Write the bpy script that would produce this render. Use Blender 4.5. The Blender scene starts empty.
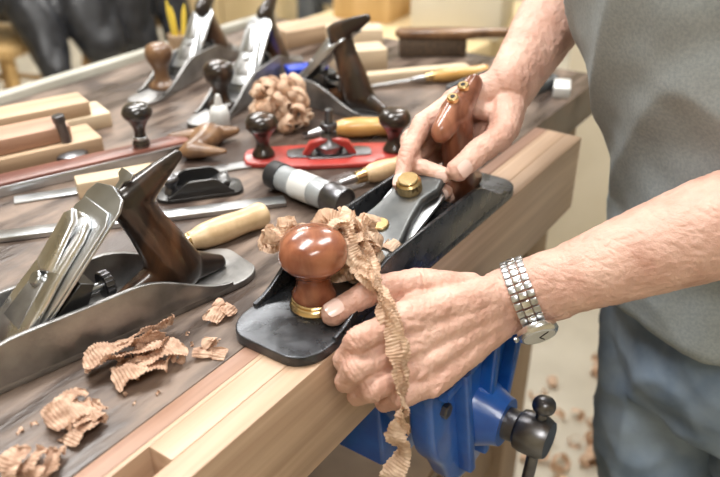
import bpy, bmesh, math, random
from mathutils import Vector, Matrix, noise
random.seed(11)
R=random.Random(5)
BZ=0.95                       # bench top height above floor
scn=bpy.context.scene
def P(x,y,h): return Vector((x/1000.0,y/1000.0,BZ+h/1000.0))

# ------------------------------------------------------------------ materials
def mat(name,c1,c2=None,scale=20,stretch=(1,1,1),rough=.5,metal=0,bump=0,bscale=None,coat=0,sss=0,detail=4,lo=.35,hi=.65,trans=0,rvar=0,dist=0,spec=None,c3=None,s3=4,bdist=.001,cells=0,p3=(.48,.62)):
    m=bpy.data.materials.new(name); m.use_nodes=True
    nt=m.node_tree; b=nt.nodes['Principled BSDF']
    b.inputs['Base Color'].default_value=(*c1,1)
    b.inputs['Roughness'].default_value=rough
    b.inputs['Metallic'].default_value=metal
    if spec is not None: b.inputs['Specular IOR Level'].default_value=spec
    if coat:
        b.inputs['Coat Weight'].default_value=coat; b.inputs['Coat Roughness'].default_value=.12
    if sss:
        b.inputs['Subsurface Weight'].default_value=sss
        b.inputs['Subsurface Radius'].default_value=(1.0,.35,.2)
        b.inputs['Subsurface Scale'].default_value=.005
    tc=nt.nodes.new('ShaderNodeTexCoord'); mp=nt.nodes.new('ShaderNodeMapping')
    mp.inputs['Scale'].default_value=stretch
    nt.links.new(tc.outputs['Object'],mp.inputs['Vector'])
    if c2 is not None:
        n=nt.nodes.new('ShaderNodeTexNoise'); n.inputs['Scale'].default_value=scale; n.inputs['Detail'].default_value=detail
        n.inputs['Distortion'].default_value=dist
        nt.links.new(mp.outputs[0],n.inputs['Vector'])
        r=nt.nodes.new('ShaderNodeValToRGB')
        r.color_ramp.elements[0].position=lo; r.color_ramp.elements[0].color=(*c1,1)
        r.color_ramp.elements[1].position=hi; r.color_ramp.elements[1].color=(*c2,1)
        nt.links.new(n.outputs['Fac'],r.inputs['Fac'])
        col=r.outputs['Color']
        if c3 is not None:
            n3=nt.nodes.new('ShaderNodeTexNoise'); n3.inputs['Scale'].default_value=s3; n3.inputs['Detail'].default_value=8
            n3.inputs['Distortion'].default_value=.6
            nt.links.new(tc.outputs['Object'],n3.inputs['Vector'])
            r3=nt.nodes.new('ShaderNodeValToRGB'); r3.color_ramp.elements[0].position=p3[0]; r3.color_ramp.elements[1].position=p3[1]
            nt.links.new(n3.outputs['Fac'],r3.inputs['Fac'])
            mix=nt.nodes.new('ShaderNodeMix'); mix.data_type='RGBA'
            nt.links.new(r3.outputs['Color'],mix.inputs[0]); nt.links.new(col,mix.inputs[6]); mix.inputs[7].default_value=(*c3,1)
            col=mix.outputs[2]
        nt.links.new(col,b.inputs['Base Color'])
        if rvar:
            mr=nt.nodes.new('ShaderNodeMapRange'); mr.inputs['From Min'].default_value=.3; mr.inputs['From Max'].default_value=.7
            mr.inputs['To Min'].default_value=rough-rvar; mr.inputs['To Max'].default_value=rough+rvar
            nt.links.new(n.outputs['Fac'],mr.inputs['Value']); nt.links.new(mr.outputs[0],b.inputs['Roughness'])
    if bump:
        n2=nt.nodes.new('ShaderNodeTexNoise'); n2.inputs['Scale'].default_value=bscale or scale; n2.inputs['Detail'].default_value=5
        nt.links.new(mp.outputs[0],n2.inputs['Vector'])
        bp=nt.nodes.new('ShaderNodeBump'); bp.inputs['Strength'].default_value=bump; bp.inputs['Distance'].default_value=bdist
        nt.links.new(n2.outputs['Fac'],bp.inputs['Height']); last=bp
        if cells:
            vo=nt.nodes.new('ShaderNodeTexVoronoi'); vo.feature='DISTANCE_TO_EDGE'; vo.inputs['Scale'].default_value=cells
            nt.links.new(mp.outputs[0],vo.inputs['Vector'])
            b2=nt.nodes.new('ShaderNodeBump'); b2.inputs['Strength'].default_value=.4; b2.inputs['Distance'].default_value=.001
            nt.links.new(vo.outputs['Distance'],b2.inputs['Height']); nt.links.new(bp.outputs[0],b2.inputs['Normal']); last=b2
        nt.links.new(last.outputs[0],b.inputs['Normal'])
    if trans:
        tr=nt.nodes.new('ShaderNodeBsdfTranslucent'); mx=nt.nodes.new('ShaderNodeMixShader'); mx.inputs[0].default_value=trans
        if c2 is not None: nt.links.new(r.outputs['Color'],tr.inputs['Color'])
        else: tr.inputs['Color'].default_value=(*c1,1)
        out=nt.nodes['Material Output']
        nt.links.new(b.outputs[0],mx.inputs[1]); nt.links.new(tr.outputs[0],mx.inputs[2]); nt.links.new(mx.outputs[0],out.inputs['Surface'])
    return m
M={}
M['benchtop']=mat('bench_top_stained_wood',(.060,.042,.034),(.25,.185,.145),scale=14,stretch=(.7,3.0,1),rough=.40,bump=.6,bscale=70,detail=12,rvar=.16,lo=.38,hi=.66,c3=(.055,.036,.028),s3=6,p3=(.50,.60))
M['rail']=mat('beech_rail_wood',(.45,.30,.20),(.60,.43,.30),scale=26,stretch=(.10,3,3),rough=.42,bump=.12,bscale=60,detail=8,dist=.4)
M['redstrip']=mat('mahogany_strip_wood',(.23,.12,.08),(.40,.24,.17),scale=24,stretch=(.12,3,3),rough=.45,bump=.1,bscale=60)
M['benchbase']=mat('bench_base_wood',(.26,.18,.12),(.38,.27,.18),scale=10,stretch=(1,1,.2),rough=.6,bump=.1)
M['lip']=mat('bench_edge_grey_paint',(.33,.32,.27),(.46,.45,.39),scale=8,rough=.55)
M['castiron']=mat('dark_cast_iron',(.040,.043,.048),(.10,.105,.115),scale=45,rough=.28,metal=.7,bump=.1,bscale=300,rvar=.08)
M['castgrey']=mat('worn_cast_iron',(.18,.18,.18),(.40,.395,.39),scale=22,rough=.38,metal=.85,bump=.15,bscale=220,rvar=.1,detail=8)
M['levergrey']=mat('dull_grey_lever_cap',(.075,.08,.082),(.14,.145,.145),scale=30,rough=.34,metal=.6,bump=.1,bscale=220)
M['japan']=mat('black_japanning',(.016,.016,.017),rough=.32,coat=.4,bump=.1,bscale=200)
M['chrome']=mat('polished_steel',(.70,.71,.72),(.84,.85,.86),scale=30,rough=.25,metal=1,rvar=.06)
M['steel']=mat('brushed_steel',(.46,.48,.50),(.66,.68,.70),scale=14,stretch=(1,1,1),rough=.34,metal=1,rvar=.08)
M['darksteel']=mat('dark_steel',(.12,.12,.13),(.24,.24,.25),scale=20,rough=.32,metal=.95)
M['brass']=mat('brass',(.72,.51,.24),(.86,.67,.38),scale=30,rough=.26,metal=1)
M['rosewood']=mat('rosewood',(.16,.045,.022),(.38,.145,.075),scale=34,stretch=(1,1,.28),rough=.25,coat=.6,detail=7,lo=.34,hi=.66,dist=1.2)
M['rosetote']=mat('rosewood_tote',(.15,.048,.025),(.36,.15,.085),scale=30,stretch=(1,2,.4),rough=.28,coat=.5,detail=7,dist=.8)
M['ebony']=mat('dark_walnut_handle',(.018,.011,.008),(.15,.07,.035),scale=22,stretch=(1,1,.5),rough=.28,coat=.5,detail=5,lo=.46,hi=.82,dist=1)
M['blackknob']=mat('black_lacquer_knob',(.012,.011,.011),(.03,.022,.018),scale=30,rough=.2,coat=.6)
M['brownhandle']=mat('worn_brown_handle',(.12,.06,.03),(.25,.14,.07),scale=30,rough=.35,coat=.3)
M['redplane']=mat('red_enamel',(.34,.03,.025),(.44,.05,.04),scale=20,rough=.35,coat=.3)
M['boxwood']=mat('boxwood_handle',(.55,.38,.21),(.68,.50,.30),scale=25,stretch=(1,3,3),rough=.35,coat=.25)
M['orangewood']=mat('varnished_orange_handle',(.56,.30,.08),(.68,.41,.14),scale=25,rough=.3,coat=.4)
M['oak']=mat('plank_wood',(.39,.27,.17),(.54,.39,.26),scale=16,stretch=(.3,3,3),rough=.55,bump=.12,bscale=60)
M['palewood']=mat('pale_offcut_wood',(.54,.42,.28),(.68,.55,.39),scale=14,stretch=(.4,3,3),rough=.6,bump=.1)
M['redwood']=mat('reddish_plank_wood',(.34,.19,.13),(.46,.28,.19),scale=16,stretch=(.3,3,3),rough=.5,bump=.1)
M['mahog']=mat('mahogany_wood',(.12,.045,.035),(.23,.09,.065),scale=18,stretch=(.3,3,3),rough=.4,coat=.2)
M['shaving']=mat('wood_shaving',(.46,.28,.19),(.75,.53,.39),scale=150,rough=.65,bump=.3,bscale=500,trans=.22,detail=3)
M['paleshav']=mat('pale_wood_shaving',(.62,.42,.29),(.88,.68,.51),scale=110,rough=.65,bump=.3,bscale=500,trans=.28,detail=3)
M['white']=mat('white_plastic',(.66,.67,.66),rough=.35)
M['flash']=mat('frosted_grey_plastic',(.34,.37,.39),(.42,.45,.47),scale=40,rough=.3,metal=.2,coat=.3)
M['black']=mat('black_rubber',(.02,.02,.022),rough=.5)
M['blackbag']=mat('black_bag_fabric',(.012,.013,.016),(.03,.032,.038),scale=30,rough=.38,bump=.3,bscale=60)
M['blue']=mat('blue_enamel',(.008,.080,.38),(.014,.125,.50),scale=25,rough=.32,coat=.5,bump=.15,bscale=120)
M['bluebox']=mat('blue_plastic',(.02,.06,.5),rough=.35)
M['yellow']=mat('yellow_pencil_paint',(.8,.6,.08),rough=.4)
M['bristle']=mat('dark_bristles',(.05,.035,.025),(.12,.08,.05),scale=200,rough=.8,bump=.6,bscale=500)
M['skin']=mat('skin',(.56,.315,.24),(.76,.50,.405),scale=30,rough=.46,sss=.08,bump=.6,bscale=280,detail=7,lo=.3,hi=.68,bdist=.0014,cells=480)
M['nail']=mat('fingernail',(.82,.60,.53),rough=.22,coat=.5)
M['hair']=mat('grey_hair',(.16,.14,.12),(.3,.28,.26),scale=60,rough=.6,bump=.6,bscale=200)
M['lips']=mat('lips',(.55,.24,.19),rough=.4)
M['eye']=mat('eye_white',(.8,.8,.78),rough=.2)
M['iris']=mat('iris_brown',(.06,.03,.015),rough=.2)
M['shirt']=mat('grey_green_cotton',(.30,.34,.355),(.36,.40,.415),scale=300,rough=.9,bump=.3,bscale=900,detail=3,spec=.15)
M['jeans']=mat('faded_denim',(.16,.22,.305),(.29,.365,.455),scale=14,rough=.85,bump=.35,bscale=700,detail=8,spec=.2)
M['shoe']=mat('brown_shoe_leather',(.06,.035,.02),rough=.4)
M['floor']=mat('floor_lino',(.50,.46,.38),(.60,.56,.47),scale=5,rough=.5,bump=.05)
M['wall']=mat('wall_paint_cream',(.60,.52,.36),(.66,.58,.41),scale=2,rough=.8)
M['ceil']=mat('ceiling_paint',(.8,.8,.77),rough=.9)
M['ply']=mat('yellow_plywood',(.64,.50,.27),(.74,.59,.35),scale=6,stretch=(1,1,.3),rough=.55)
M['cream']=mat('cream_laminate',(.68,.61,.47),(.74,.67,.53),scale=5,rough=.5)
M['stool']=mat('stool_wood',(.52,.33,.13),(.64,.43,.20),scale=10,stretch=(2,2,.3),rough=.5)
M['grey']=mat('grey_painted_metal',(.11,.12,.13),(.17,.18,.19),scale=12,rough=.45,metal=.3)
M['trim']=mat('trim_paint',(.5,.45,.36),rough=.6)

# ------------------------------------------------------------------ helpers
def empty(name,mx=None):
    e=bpy.data.objects.new(name,None); e.empty_display_size=.05
    scn.collection.objects.link(e)
    if mx is not None: e.matrix_world=mx
    return e
def link(name,me,m,parent=None,smooth=True,mx=None,ang=38):
    if m is not None and len(me.materials)==0: me.materials.append(m)
    if smooth:
        me.polygons.foreach_set('use_smooth',[True]*len(me.polygons))
        if ang: me.set_sharp_from_angle(angle=math.radians(ang))
    ob=bpy.data.objects.new(name,me); scn.collection.objects.link(ob)
    if parent is not None: ob.parent=parent
    if mx is not None: ob.matrix_local=mx
    return ob
def mesh(name,v,f):
    me=bpy.data.meshes.new(name); me.from_pydata([tuple(x) for x in v],[],f); me.validate(); me.update(); return me
def frombm(name,bm):
    bmesh.ops.recalc_face_normals(bm,faces=bm.faces[:])
    me=bpy.data.meshes.new(name); bm.to_mesh(me); bm.free(); return me
def T(x,y,z,rz=0,rx=0,ry=0):
    return Matrix.Translation((x,y,z))@Matrix.Rotation(rz,4,'Z')@Matrix.Rotation(ry,4,'Y')@Matrix.Rotation(rx,4,'X')
def box(name,size,m,parent=None,mx=None,bev=.002,seg=2):
    bm=bmesh.new(); bmesh.ops.create_cube(bm,size=1)
    bmesh.ops.scale(bm,vec=size,verts=bm.verts)
    if bev: bmesh.ops.bevel(bm,geom=bm.edges[:],offset=bev,segments=seg,affect='EDGES',profile=.5)
    return link(name,frombm(name,bm),m,parent,True,mx)
def cr(pts,n,closed=False):
    """catmull-rom through points"""
    out=[]; N=len(pts); pts=[Vector(p) for p in pts]
    rng=N if closed else N-1
    for i in range(rng):
        if closed: a,b,c,d=pts[(i-1)%N],pts[i],pts[(i+1)%N],pts[(i+2)%N]
        else: a,b,c,d=pts[max(i-1,0)],pts[i],pts[i+1],pts[min(i+2,N-1)]
        for k in range(n):
            t=k/n
            out.append(.5*((2*b)+(c-a)*t+(2*a-5*b+4*c-d)*t*t+(3*b-a-3*c+d)*t**3))
    if not closed: out.append(pts[-1].copy())
    return out
def slab(name,outline,t,r,m,parent=None,mx=None,seg=3):
    """rounded-edge extrusion of a closed CCW 2-D outline, thickness t, edge radius r"""
    pts=[Vector((p[0],p[1])) for p in outline]; N=len(pts)
    area=sum(pts[i].x*pts[(i+1)%N].y-pts[(i+1)%N].x*pts[i].y for i in range(N))
    if area<0: pts.reverse()
    nr=[]
    for i in range(N):
        d=(pts[(i+1)%N]-pts[i-1]); 
        if d.length<1e-9: d=Vector((1,0))
        d.normalize(); nr.append(Vector((-d.y,d.x)))
    lay=[]
    for k in range(seg+1):
        th=-math.pi/2+math.pi/2*k/seg
        lay.append((-(t/2-r)+r*math.sin(th), r*(1-math.cos(th))))
    for k in range(seg+1):
        th=math.pi/2*k/seg
        lay.append(((t/2-r)+r*math.sin(th), r*(1-math.cos(th))))
    v=[];f=[]
    for z,ins in lay:
        for i in range(N):
            q=pts[i]+nr[i]*ins; v.append((q.x,q.y,z))
    for k in range(len(lay)-1):
        for i in range(N):
            j=(i+1)%N; f.append((k*N+i,k*N+j,(k+1)*N+j,(k+1)*N+i))
    f.append(tuple(reversed(range(N)))); f.append(tuple(range((len(lay)-1)*N,len(lay)*N)))
    return link(name,mesh(name,v,f),m,parent,True,mx,50)
XZ=Matrix(((1,0,0,0),(0,0,-1,0),(0,1,0,0),(0,0,0,1)))
def lathe(name,prof,m,parent=None,mx=None,seg=40,smoothn=0,knurl=0):
    if smoothn: prof=[(max(p.x,0),p.y) for p in cr([Vector((a,b)) for a,b in prof],smoothn)]
    v=[];f=[];N=len(prof)
    for (r,z) in prof:
        for i in range(seg):
            a=2*math.pi*i/seg; rr=r*(1-(knurl if i%2 else 0))
            v.append((rr*math.cos(a),rr*math.sin(a),z))
    for k in range(N-1):
        for i in range(seg):
            j=(i+1)%seg; f.append((k*seg+i,k*seg+j,(k+1)*seg+j,(k+1)*seg+i))
    f.append(tuple(reversed(range(seg)))); f.append(tuple(range((N-1)*seg,N*seg)))
    me=mesh(name,v,f)
    bm=bmesh.new(); bm.from_mesh(me); bmesh.ops.recalc_face_normals(bm,faces=bm.faces[:]); bm.to_mesh(me); bm.free()
    return link(name,me,m,parent,True,mx,40)
def axis_mx(p0,p1):
    p0=Vector(p0);p1=Vector(p1); d=(p1-p0).normalized()
    return Matrix.Translation(p0)@d.to_track_quat('Z','Y').to_matrix().to_4x4()
def turned(name,p0,p1,prof,m,parent=None,seg=28,smoothn=0,knurl=0):
    """lathe with its profile heights (0..1) spread from p0 to p1"""
    L=(Vector(p1)-Vector(p0)).length
    return lathe(name,[(r,z*L) for r,z in prof],m,parent,axis_mx(p0,p1),seg,smoothn,knurl)
def cyl(name,p0,p1,r,m,parent=None,seg=28,bev=.001,knurl=0):
    L=(Vector(p1)-Vector(p0)).length; b=min(bev,r*.4,L*.3)
    return lathe(name,[(r-b,0),(r,b),(r,L-b),(r-b,L)],m,parent,axis_mx(p0,p1),seg,0,knurl)
def capsule(bm,p0,r0,p1,r1,seg=20,hs=6):
    p0=Vector(p0);p1=Vector(p1); d=p1-p0; L=d.length
    q=d.normalized().to_track_quat('Z','Y').to_matrix() if L>1e-6 else Matrix.Identity(3)
    rings=[]
    for k in range(1,hs+1):
        a=-math.pi/2+math.pi/2*k/hs; rings.append((r0*math.cos(a),r0*math.sin(a)))
    for k in range(0,hs):
        a=math.pi/2*k/hs; rings.append((r1*math.cos(a),L+r1*math.sin(a)))
    vs=[]
    b=bm.verts.new(p0+q@Vector((0,0,-r0))); t=bm.verts.new(p0+q@Vector((0,0,L+r1)))
    for r,z in rings:
        vs.append([bm.verts.new(p0+q@Vector((r*math.cos(2*math.pi*i/seg),r*math.sin(2*math.pi*i/seg),z))) for i in range(seg)])
    for k in range(len(vs)-1):
        for i in range(seg):
            j=(i+1)%seg; bm.faces.new((vs[k][i],vs[k][j],vs[k+1][j],vs[k+1][i]))
    for i in range(seg):
        j=(i+1)%seg
        bm.faces.new((b,vs[0][j],vs[0][i])); bm.faces.new((t,vs[-1][i],vs[-1][j]))
def ellipsoid(bm,c,sx,sy,sz,rot=None,seg=24):
    r=bmesh.ops.create_uvsphere(bm,u_segments=seg,v_segments=seg//2,radius=1)
    mx=Matrix.Translation(c)@(rot or Matrix.Identity(4))@Matrix.Diagonal((sx,sy,sz,1))
    bmesh.ops.transform(bm,matrix=mx,verts=r['verts'])
def loft(bm,rings,seg=48):
    """rings: (center, a, b, u, w) closed elliptical loft"""
    vs=[]
    for c,a,b,u,w in rings:
        vs.append([bm.verts.new(Vector(c)+u*a*math.cos(2*math.pi*i/seg)+w*b*math.sin(2*math.pi*i/seg)) for i in range(seg)])
    for k in range(len(vs)-1):
        for i in range(seg):
            j=(i+1)%seg; bm.faces.new((vs[k][i],vs[k][j],vs[k+1][j],vs[k+1][i]))
    bm.faces.new(list(reversed(vs[0]))); bm.faces.new(vs[-1])
def fuse(name,bm,m,parent,voxel,smooth_it,disp=None,fac=.5):
    me=frombm(name,bm)
    ob=bpy.data.objects.new(name,me); scn.collection.objects.link(ob)
    r=ob.modifiers.new('r','REMESH'); r.mode='VOXEL'; r.voxel_size=voxel; r.use_smooth_shade=True
    if smooth_it:
        s=ob.modifiers.new('s','SMOOTH'); s.factor=fac; s.iterations=smooth_it
    dg=bpy.context.evaluated_depsgraph_get(); dg.update()
    me2=bpy.data.meshes.new_from_object(ob.evaluated_get(dg))
    ob.modifiers.clear(); ob.data=me2; bpy.data.meshes.remove(me)
    me2.materials.clear(); me2.materials.append(m)
    if disp:
        nv=[v.normal.copy() for v in me2.vertices]
        for v,n in zip(me2.vertices,nv):
            d=disp(v.co,n)
            if d: v.co=v.co+n*d
    me2.polygons.foreach_set('use_smooth',[True]*len(me2.polygons)); me2.update()
    if parent: ob.parent=parent
    return ob

# ------------------------------------------------------------------ shavings
class Strips:
    def __init__(s): s.v=[]; s.f=[]
    def add(s,pts,width,amp=.0006,wl=.0030,side=None,nw=4,taper=True,ragged=.10,twist=0,fine=.6):
        """crepe-like ribbon: fine cross ripples along its length, ragged edges"""
        n=len(pts)
        if n<3: return
        L=sum((pts[i+1]-pts[i]).length for i in range(n-1)); step=wl/4.0; out=[pts[0]]; acc=0; need=step
        for i in range(n-1):
            a,b=pts[i],pts[i+1]; l=(b-a).length
            while l>1e-9 and acc+l>=need:
                out.append(a.lerp(b,(need-acc)/l)); need+=step
            acc+=l
        pts=out; n=len(pts)
        if n<4: return
        base=len(s.v); dist=0; sd=side.normalized() if side is not None else None
        ph=R.random()*6
        for i in range(n):
            t=(pts[min(i+2,n-1)]-pts[max(i-2,0)])
            if t.length<1e-9: t=Vector((1,0,0))
            t.normalize()
            if sd is None: sd=t.orthogonal().normalized()
            sd=(sd-t*sd.dot(t)); 
            if sd.length<1e-6: sd=t.orthogonal()
            sd.normalize()
            if twist: sd=Matrix.Rotation(twist*.06*noise.noise(Vector((dist*45,ph,1))),3,t)@sd
            nn=t.cross(sd)
            if i: dist+=(pts[i]-pts[i-1]).length
            k=1.0
            if taper: k=min(1,.4+i/(n*.08),.4+(n-1-i)/(n*.08))
            wv=width*k*(1+ragged*noise.noise(Vector((dist*120,ph,0)))+ragged*.8*noise.noise(Vector((dist*500,ph,3))))
            for j in range(nw):
                u=j/(nw-1)-.5
                am=amp*(.55+.9*abs(noise.noise(Vector((dist*70,u*3,ph+4)))))
                off=am*math.sin(2*math.pi*dist/wl+3.2*noise.noise(Vector((dist*90,u*2.5,ph)))+ph+u*.9)
                off+=amp*3.0*fine*noise.noise(Vector((dist*120,u*4,ph)))
                s.v.append(pts[i]+sd*wv*u+nn*off)
        for i in range(n-1):
            for j in range(nw-1):
                a=base+i*nw+j; s.f.append((a,a+1,a+nw+1,a+nw))
    def curl(s,c,rad,turns,width,axis,pitch,amp=.0005,grow=.4,nw=4,wl=.0030):
        axis=axis.normalized(); a=axis.orthogonal().normalized(); b=axis.cross(a)
        n=max(16,int(turns*30)); ph=R.random()*6.28; pts=[]
        for i in range(n):
            t=i/(n-1); r=rad*(1-grow*t)*(1+.45*noise.noise(Vector((t*3*turns,ph,0))))
            th=ph+t*turns*2*math.pi
            pts.append(c+a*r*math.cos(th)+b*r*math.sin(th)+axis*(pitch*(t-.5)*turns+rad*.5*noise.noise(Vector((t*4,ph,5)))))
        s.add(pts,width,amp,wl,side=axis,nw=nw)
    def wander(s,c,length,spread,width,axis,amp=.0005,zmin=None,nw=5):
        """loosely folded long ribbon lying back and forth inside a small volume"""
        ph=R.random()*50; n=int(length/.002); pts=[]
        for i in range(n):
            t=i/(n-1)*length*55
            pts.append(c+Vector((spread[0]*1.7*noise.noise(Vector((t*.5,ph,0))),spread[1]*1.7*noise.noise(Vector((t*.5,ph,9))),spread[2]*1.5*noise.noise(Vector((t*.6,ph,17))))))
        s.add(pts,width,amp,.0030,side=axis,nw=nw,twist=.4)
    def done(s,name,m,parent=None):
        return link(name,mesh(name,s.v,s.f),m,parent,True,None,None)
def rv(): 
    return Vector((R.uniform(-1,1),R.uniform(-1,1),R.uniform(-1,1)))
def heap(name,c,rx,ry,rz,n,m,rad=(.005,.012),w=(.006,.014),parent=None,turns=(.8,2.4),zmin=None):
    s=Strips(); made=0
    while made<n:
        d=rv()
        if d.length>1: continue
        d.z=abs(d.z)
        rr=R.uniform(*rad)
        p=c+Vector((d.x*rx,d.y*ry,d.z*rz+rr*.9))
        s.curl(p,rr,R.uniform(*turns),R.uniform(*w),rv()+Vector((0,0,.1)),R.uniform(.001,.006))
        made+=1
    if zmin is None: zmin=c.z+.0004
    s.v=[Vector((v[0],v[1],max(v[2],zmin+.0006*R.random()))) for v in s.v]
    return s.done(name,m,parent)
def crumple(name,c,lx,ly,h,rot,m,rows=4,seed=1,curls=3):
    """wide flat crepe-like shavings lying loosely folded over one another"""
    s=Strips(); rm=Matrix.Rotation(rot,3,'Z')
    for r in range(rows):
        yy=(r/(max(rows-1,1))-.5)*ly*.75; n=60; pts=[]
        L=lx*R.uniform(.6,1); ox=R.uniform(-.18,.18)*lx; tw=R.uniform(-.35,.35); z0=h*.12*r
        for i in range(n):
            t=i/(n-1); x=(t-.5)*L+ox
            z=z0+h*(.35+.75*noise.noise(Vector((x*28+seed,yy*30,seed))))+h*.45*max(0,1-(2*t-1)**2)
            if t>.85: z+=h*3.5*(t-.85)**1.0; x-=(t-.85)*L*.8
            y=yy+x*tw+.12*ly*noise.noise(Vector((x*30,seed*2.0,r*1.7)))
            pts.append(c+rm@Vector((x,y,max(z,.0015))))
        s.add(pts,ly/rows*R.uniform(1.5,2.4),.0009,.0028,side=rm@Vector((0,1,R.uniform(-.6,.6))),nw=9,ragged=.25,twist=.7,fine=1.0)
    for k in range(curls):
        s.curl(c+rm@Vector((R.uniform(-.42,.42)*lx,R.uniform(-.45,.45)*ly,.006)),R.uniform(.004,.008),R.uniform(.6,1.2),R.uniform(.007,.013),rm@Vector((R.uniform(-.4,.4),1,R.uniform(-.4,.4))),.003,nw=6)
    s.v=[Vector((v[0],v[1],max(v[2],c.z+.0004))) for v in s.v]
    return s.done(name,m)

# ------------------------------------------------------------------ room
def plane_room():
    f=box('floor',(8,8,.1),M['floor'],None,T(2,1.5,-.05),0)
    box('wall_north',(8,.1,2.8),M['wall'],None,T(2,5.55,1.4),0)
    box('wall_south',(8,.1,2.8),M['wall'],None,T(2,-2.55,1.4),0)
    box('wall_east',(.1,8.2,2.8),M['wall'],None,T(6.05,1.5,1.4),0)
    box('wall_west',(.1,8.2,2.8),M['wall'],None,T(-2.05,1.5,1.4),0)
    box('ceiling',(8.2,8.2,.1),M['ceil'],None,T(2,1.5,2.85),0)
    box('baseboard_north',(8,.02,.12),M['trim'],None,T(2,5.49,.06),.003)
    box('baseboard_east',(.02,8,.12),M['trim'],None,T(5.99,1.5,.06),.003)
plane_room()

# ------------------------------------------------------------------ workbench
wb=empty('workbench')
def wbox(n,x0,x1,y0,y1,z0,z1,m,bev=.002):
    return box(n,(x1-x0,y1-y0,z1-z0),m,wb,T((x0+x1)/2,(y0+y1)/2,(z0+z1)/2),bev)
wbox('top_slab',-.45,1.27,.3755,1.083,BZ-.06,BZ,M['benchtop'],.002)
wbox('far_edge_lip',-.45,1.27,1.0835,1.108,BZ-.08,BZ+.012,M['lip'],.003)
HY0,HY1=.330,.3535
wbox('front_rail',-.45,.988,.308,HY0,BZ-.108,BZ,M['rail'],.0012)
wbox('front_rail_inner',-.45,.988,HY1,.3576,BZ-.108,BZ,M['rail'],.0002)
xs=[-.45,-.30,-.27,-.05,-.02,.216,.250,.988]
for i in range(0,len(xs),2):
    wbox('front_rail_block_%d'%i,xs[i],xs[i+1],HY0+.0001,HY1-.0001,BZ-.108,BZ-.0001,M['rail'],.0004)
wbox('rail_inlay_strip',-.45,.988,.358,.375,BZ-.10,BZ,M['redstrip'],.001)
wbox('apron_front',-.40,1.20,.385,.41,BZ-.20,BZ-.06,M['benchbase'])
wbox('apron_back',-.40,1.20,1.02,1.05,BZ-.20,BZ-.06,M['benchbase'])
for i,(x,y) in enumerate(((-.36,.44),(1.13,.44),(-.36,1.0),(1.13,1.0))):
    wbox('leg_%d'%i,x-.045,x+.045,y-.04,y+.04,0,BZ-.06,M['benchbase'],.004)
wbox('stretcher_end',1.11,1.15,.48,.96,.18,.28,M['benchbase'])
wbox('stretcher_front',-.32,1.09,.42,.46,.18,.28,M['benchbase'])
wbox('lower_shelf',-.34,1.11,.46,.98,.28,.30,M['benchbase'])
wbox('back_panel',-.34,1.09,.99,1.01,.30,BZ-.2,M['benchbase'])

# ------------------------------------------------------------------ hand planes
def tote(name,parent,m,mx,h=.115,low=False,thick=.78):
    """plane handle: flared foot, waisted grip, rear-pointing horn; fused into one solid"""
    bm=bmesh.new(); k=h/.115
    if low:
        seg=[((.020,.006,.010),(.050,.014,.017)),((.110,.005,.009),(.075,.014,.017)),((.050,.014,.017),(.075,.014,.017)),
             ((.062,.016,.023),(.066,.045,.0195)),((.066,.045,.0195),(.074,.080,.020)),((.074,.080,.020),(.080,.100,.020)),
             ((.080,.100,.019),(.042,.122,.0115)),((.078,.104,.018),(.108,.091,.0130))]
    else:
        seg=[((.012,.004,.010),(.046,.012,.020)),((.116,.004,.009),(.070,.014,.019)),((.046,.012,.020),(.070,.014,.019)),
             ((.056,.016,.027),(.064,.040,.0225)),((.064,.040,.0225),(.078,.068,.0185)),((.078,.068,.0185),(.088,.090,.0185)),
             ((.088,.092,.0185),(.060,.108,.0110)),((.060,.108,.0110),(.040,.118,.0060)),((.086,.094,.016),(.100,.094,.0100))]
    for a,b in seg:
        capsule(bm,(a[0],0,a[1]*k),a[2],(b[0],0,b[1]*k),b[2],24,7)
    for v in bm.verts:
        v.co.y*=thick
        v.co.z=max(v.co.z,0)
    bmesh.ops.transform(bm,matrix=mx,verts=bm.verts)
    return fuse(name,bm,m,parent,.0016,5)
def sole_outline(L,W,rt,rh):
    pts=[]; 
    def arc(cx,cy,rx,ry,a0,a1,n=8):
        for i in range(n+1):
            a=math.radians(a0+(a1-a0)*i/n); pts.append((cx+rx*math.cos(a),cy+ry*math.sin(a)))
    hw=W/2
    arc(L-rt,-hw+hw*.55,rt,hw*.55,-90,0); arc(L-rt,hw-hw*.55,rt,hw*.55,0,90)
    arc(rh,hw-hw*.55,rh,hw*.55,90,180); arc(rh,-hw+hw*.55,rh,hw*.55,180,270)
    return pts
def cheek_pts(L,x0,xa,xb,x1,h0,h1,n=30):
    top=[]
    xa=max(xa,x0+.01); xb=min(xb,x1-.02)
    for i in range(n+1):
        x=x0+(x1-x0)*i/n
        def ss(t): t=max(0,min(1,t)); return t*t*(3-2*t)
        z=h0+(h1-h0)*ss((x-x0)/(xa-x0))*ss((x1-x)/(x1-xb)); top.append((x,z))
    return [(x0,.001),(x1,.001)]+list(reversed(top))
def slope_mx(x,z,ang,back=True):
    e1=Vector((-math.cos(ang),0,math.sin(ang))); e2=Vector((0,-1,0)); e3=e1.cross(e2)
    return Matrix(((e1.x,e2.x,e3.x,x),(e1.y,e2.y,e3.y,0),(e1.z,e2.z,e3.z,z),(0,0,0,1)))
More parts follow.
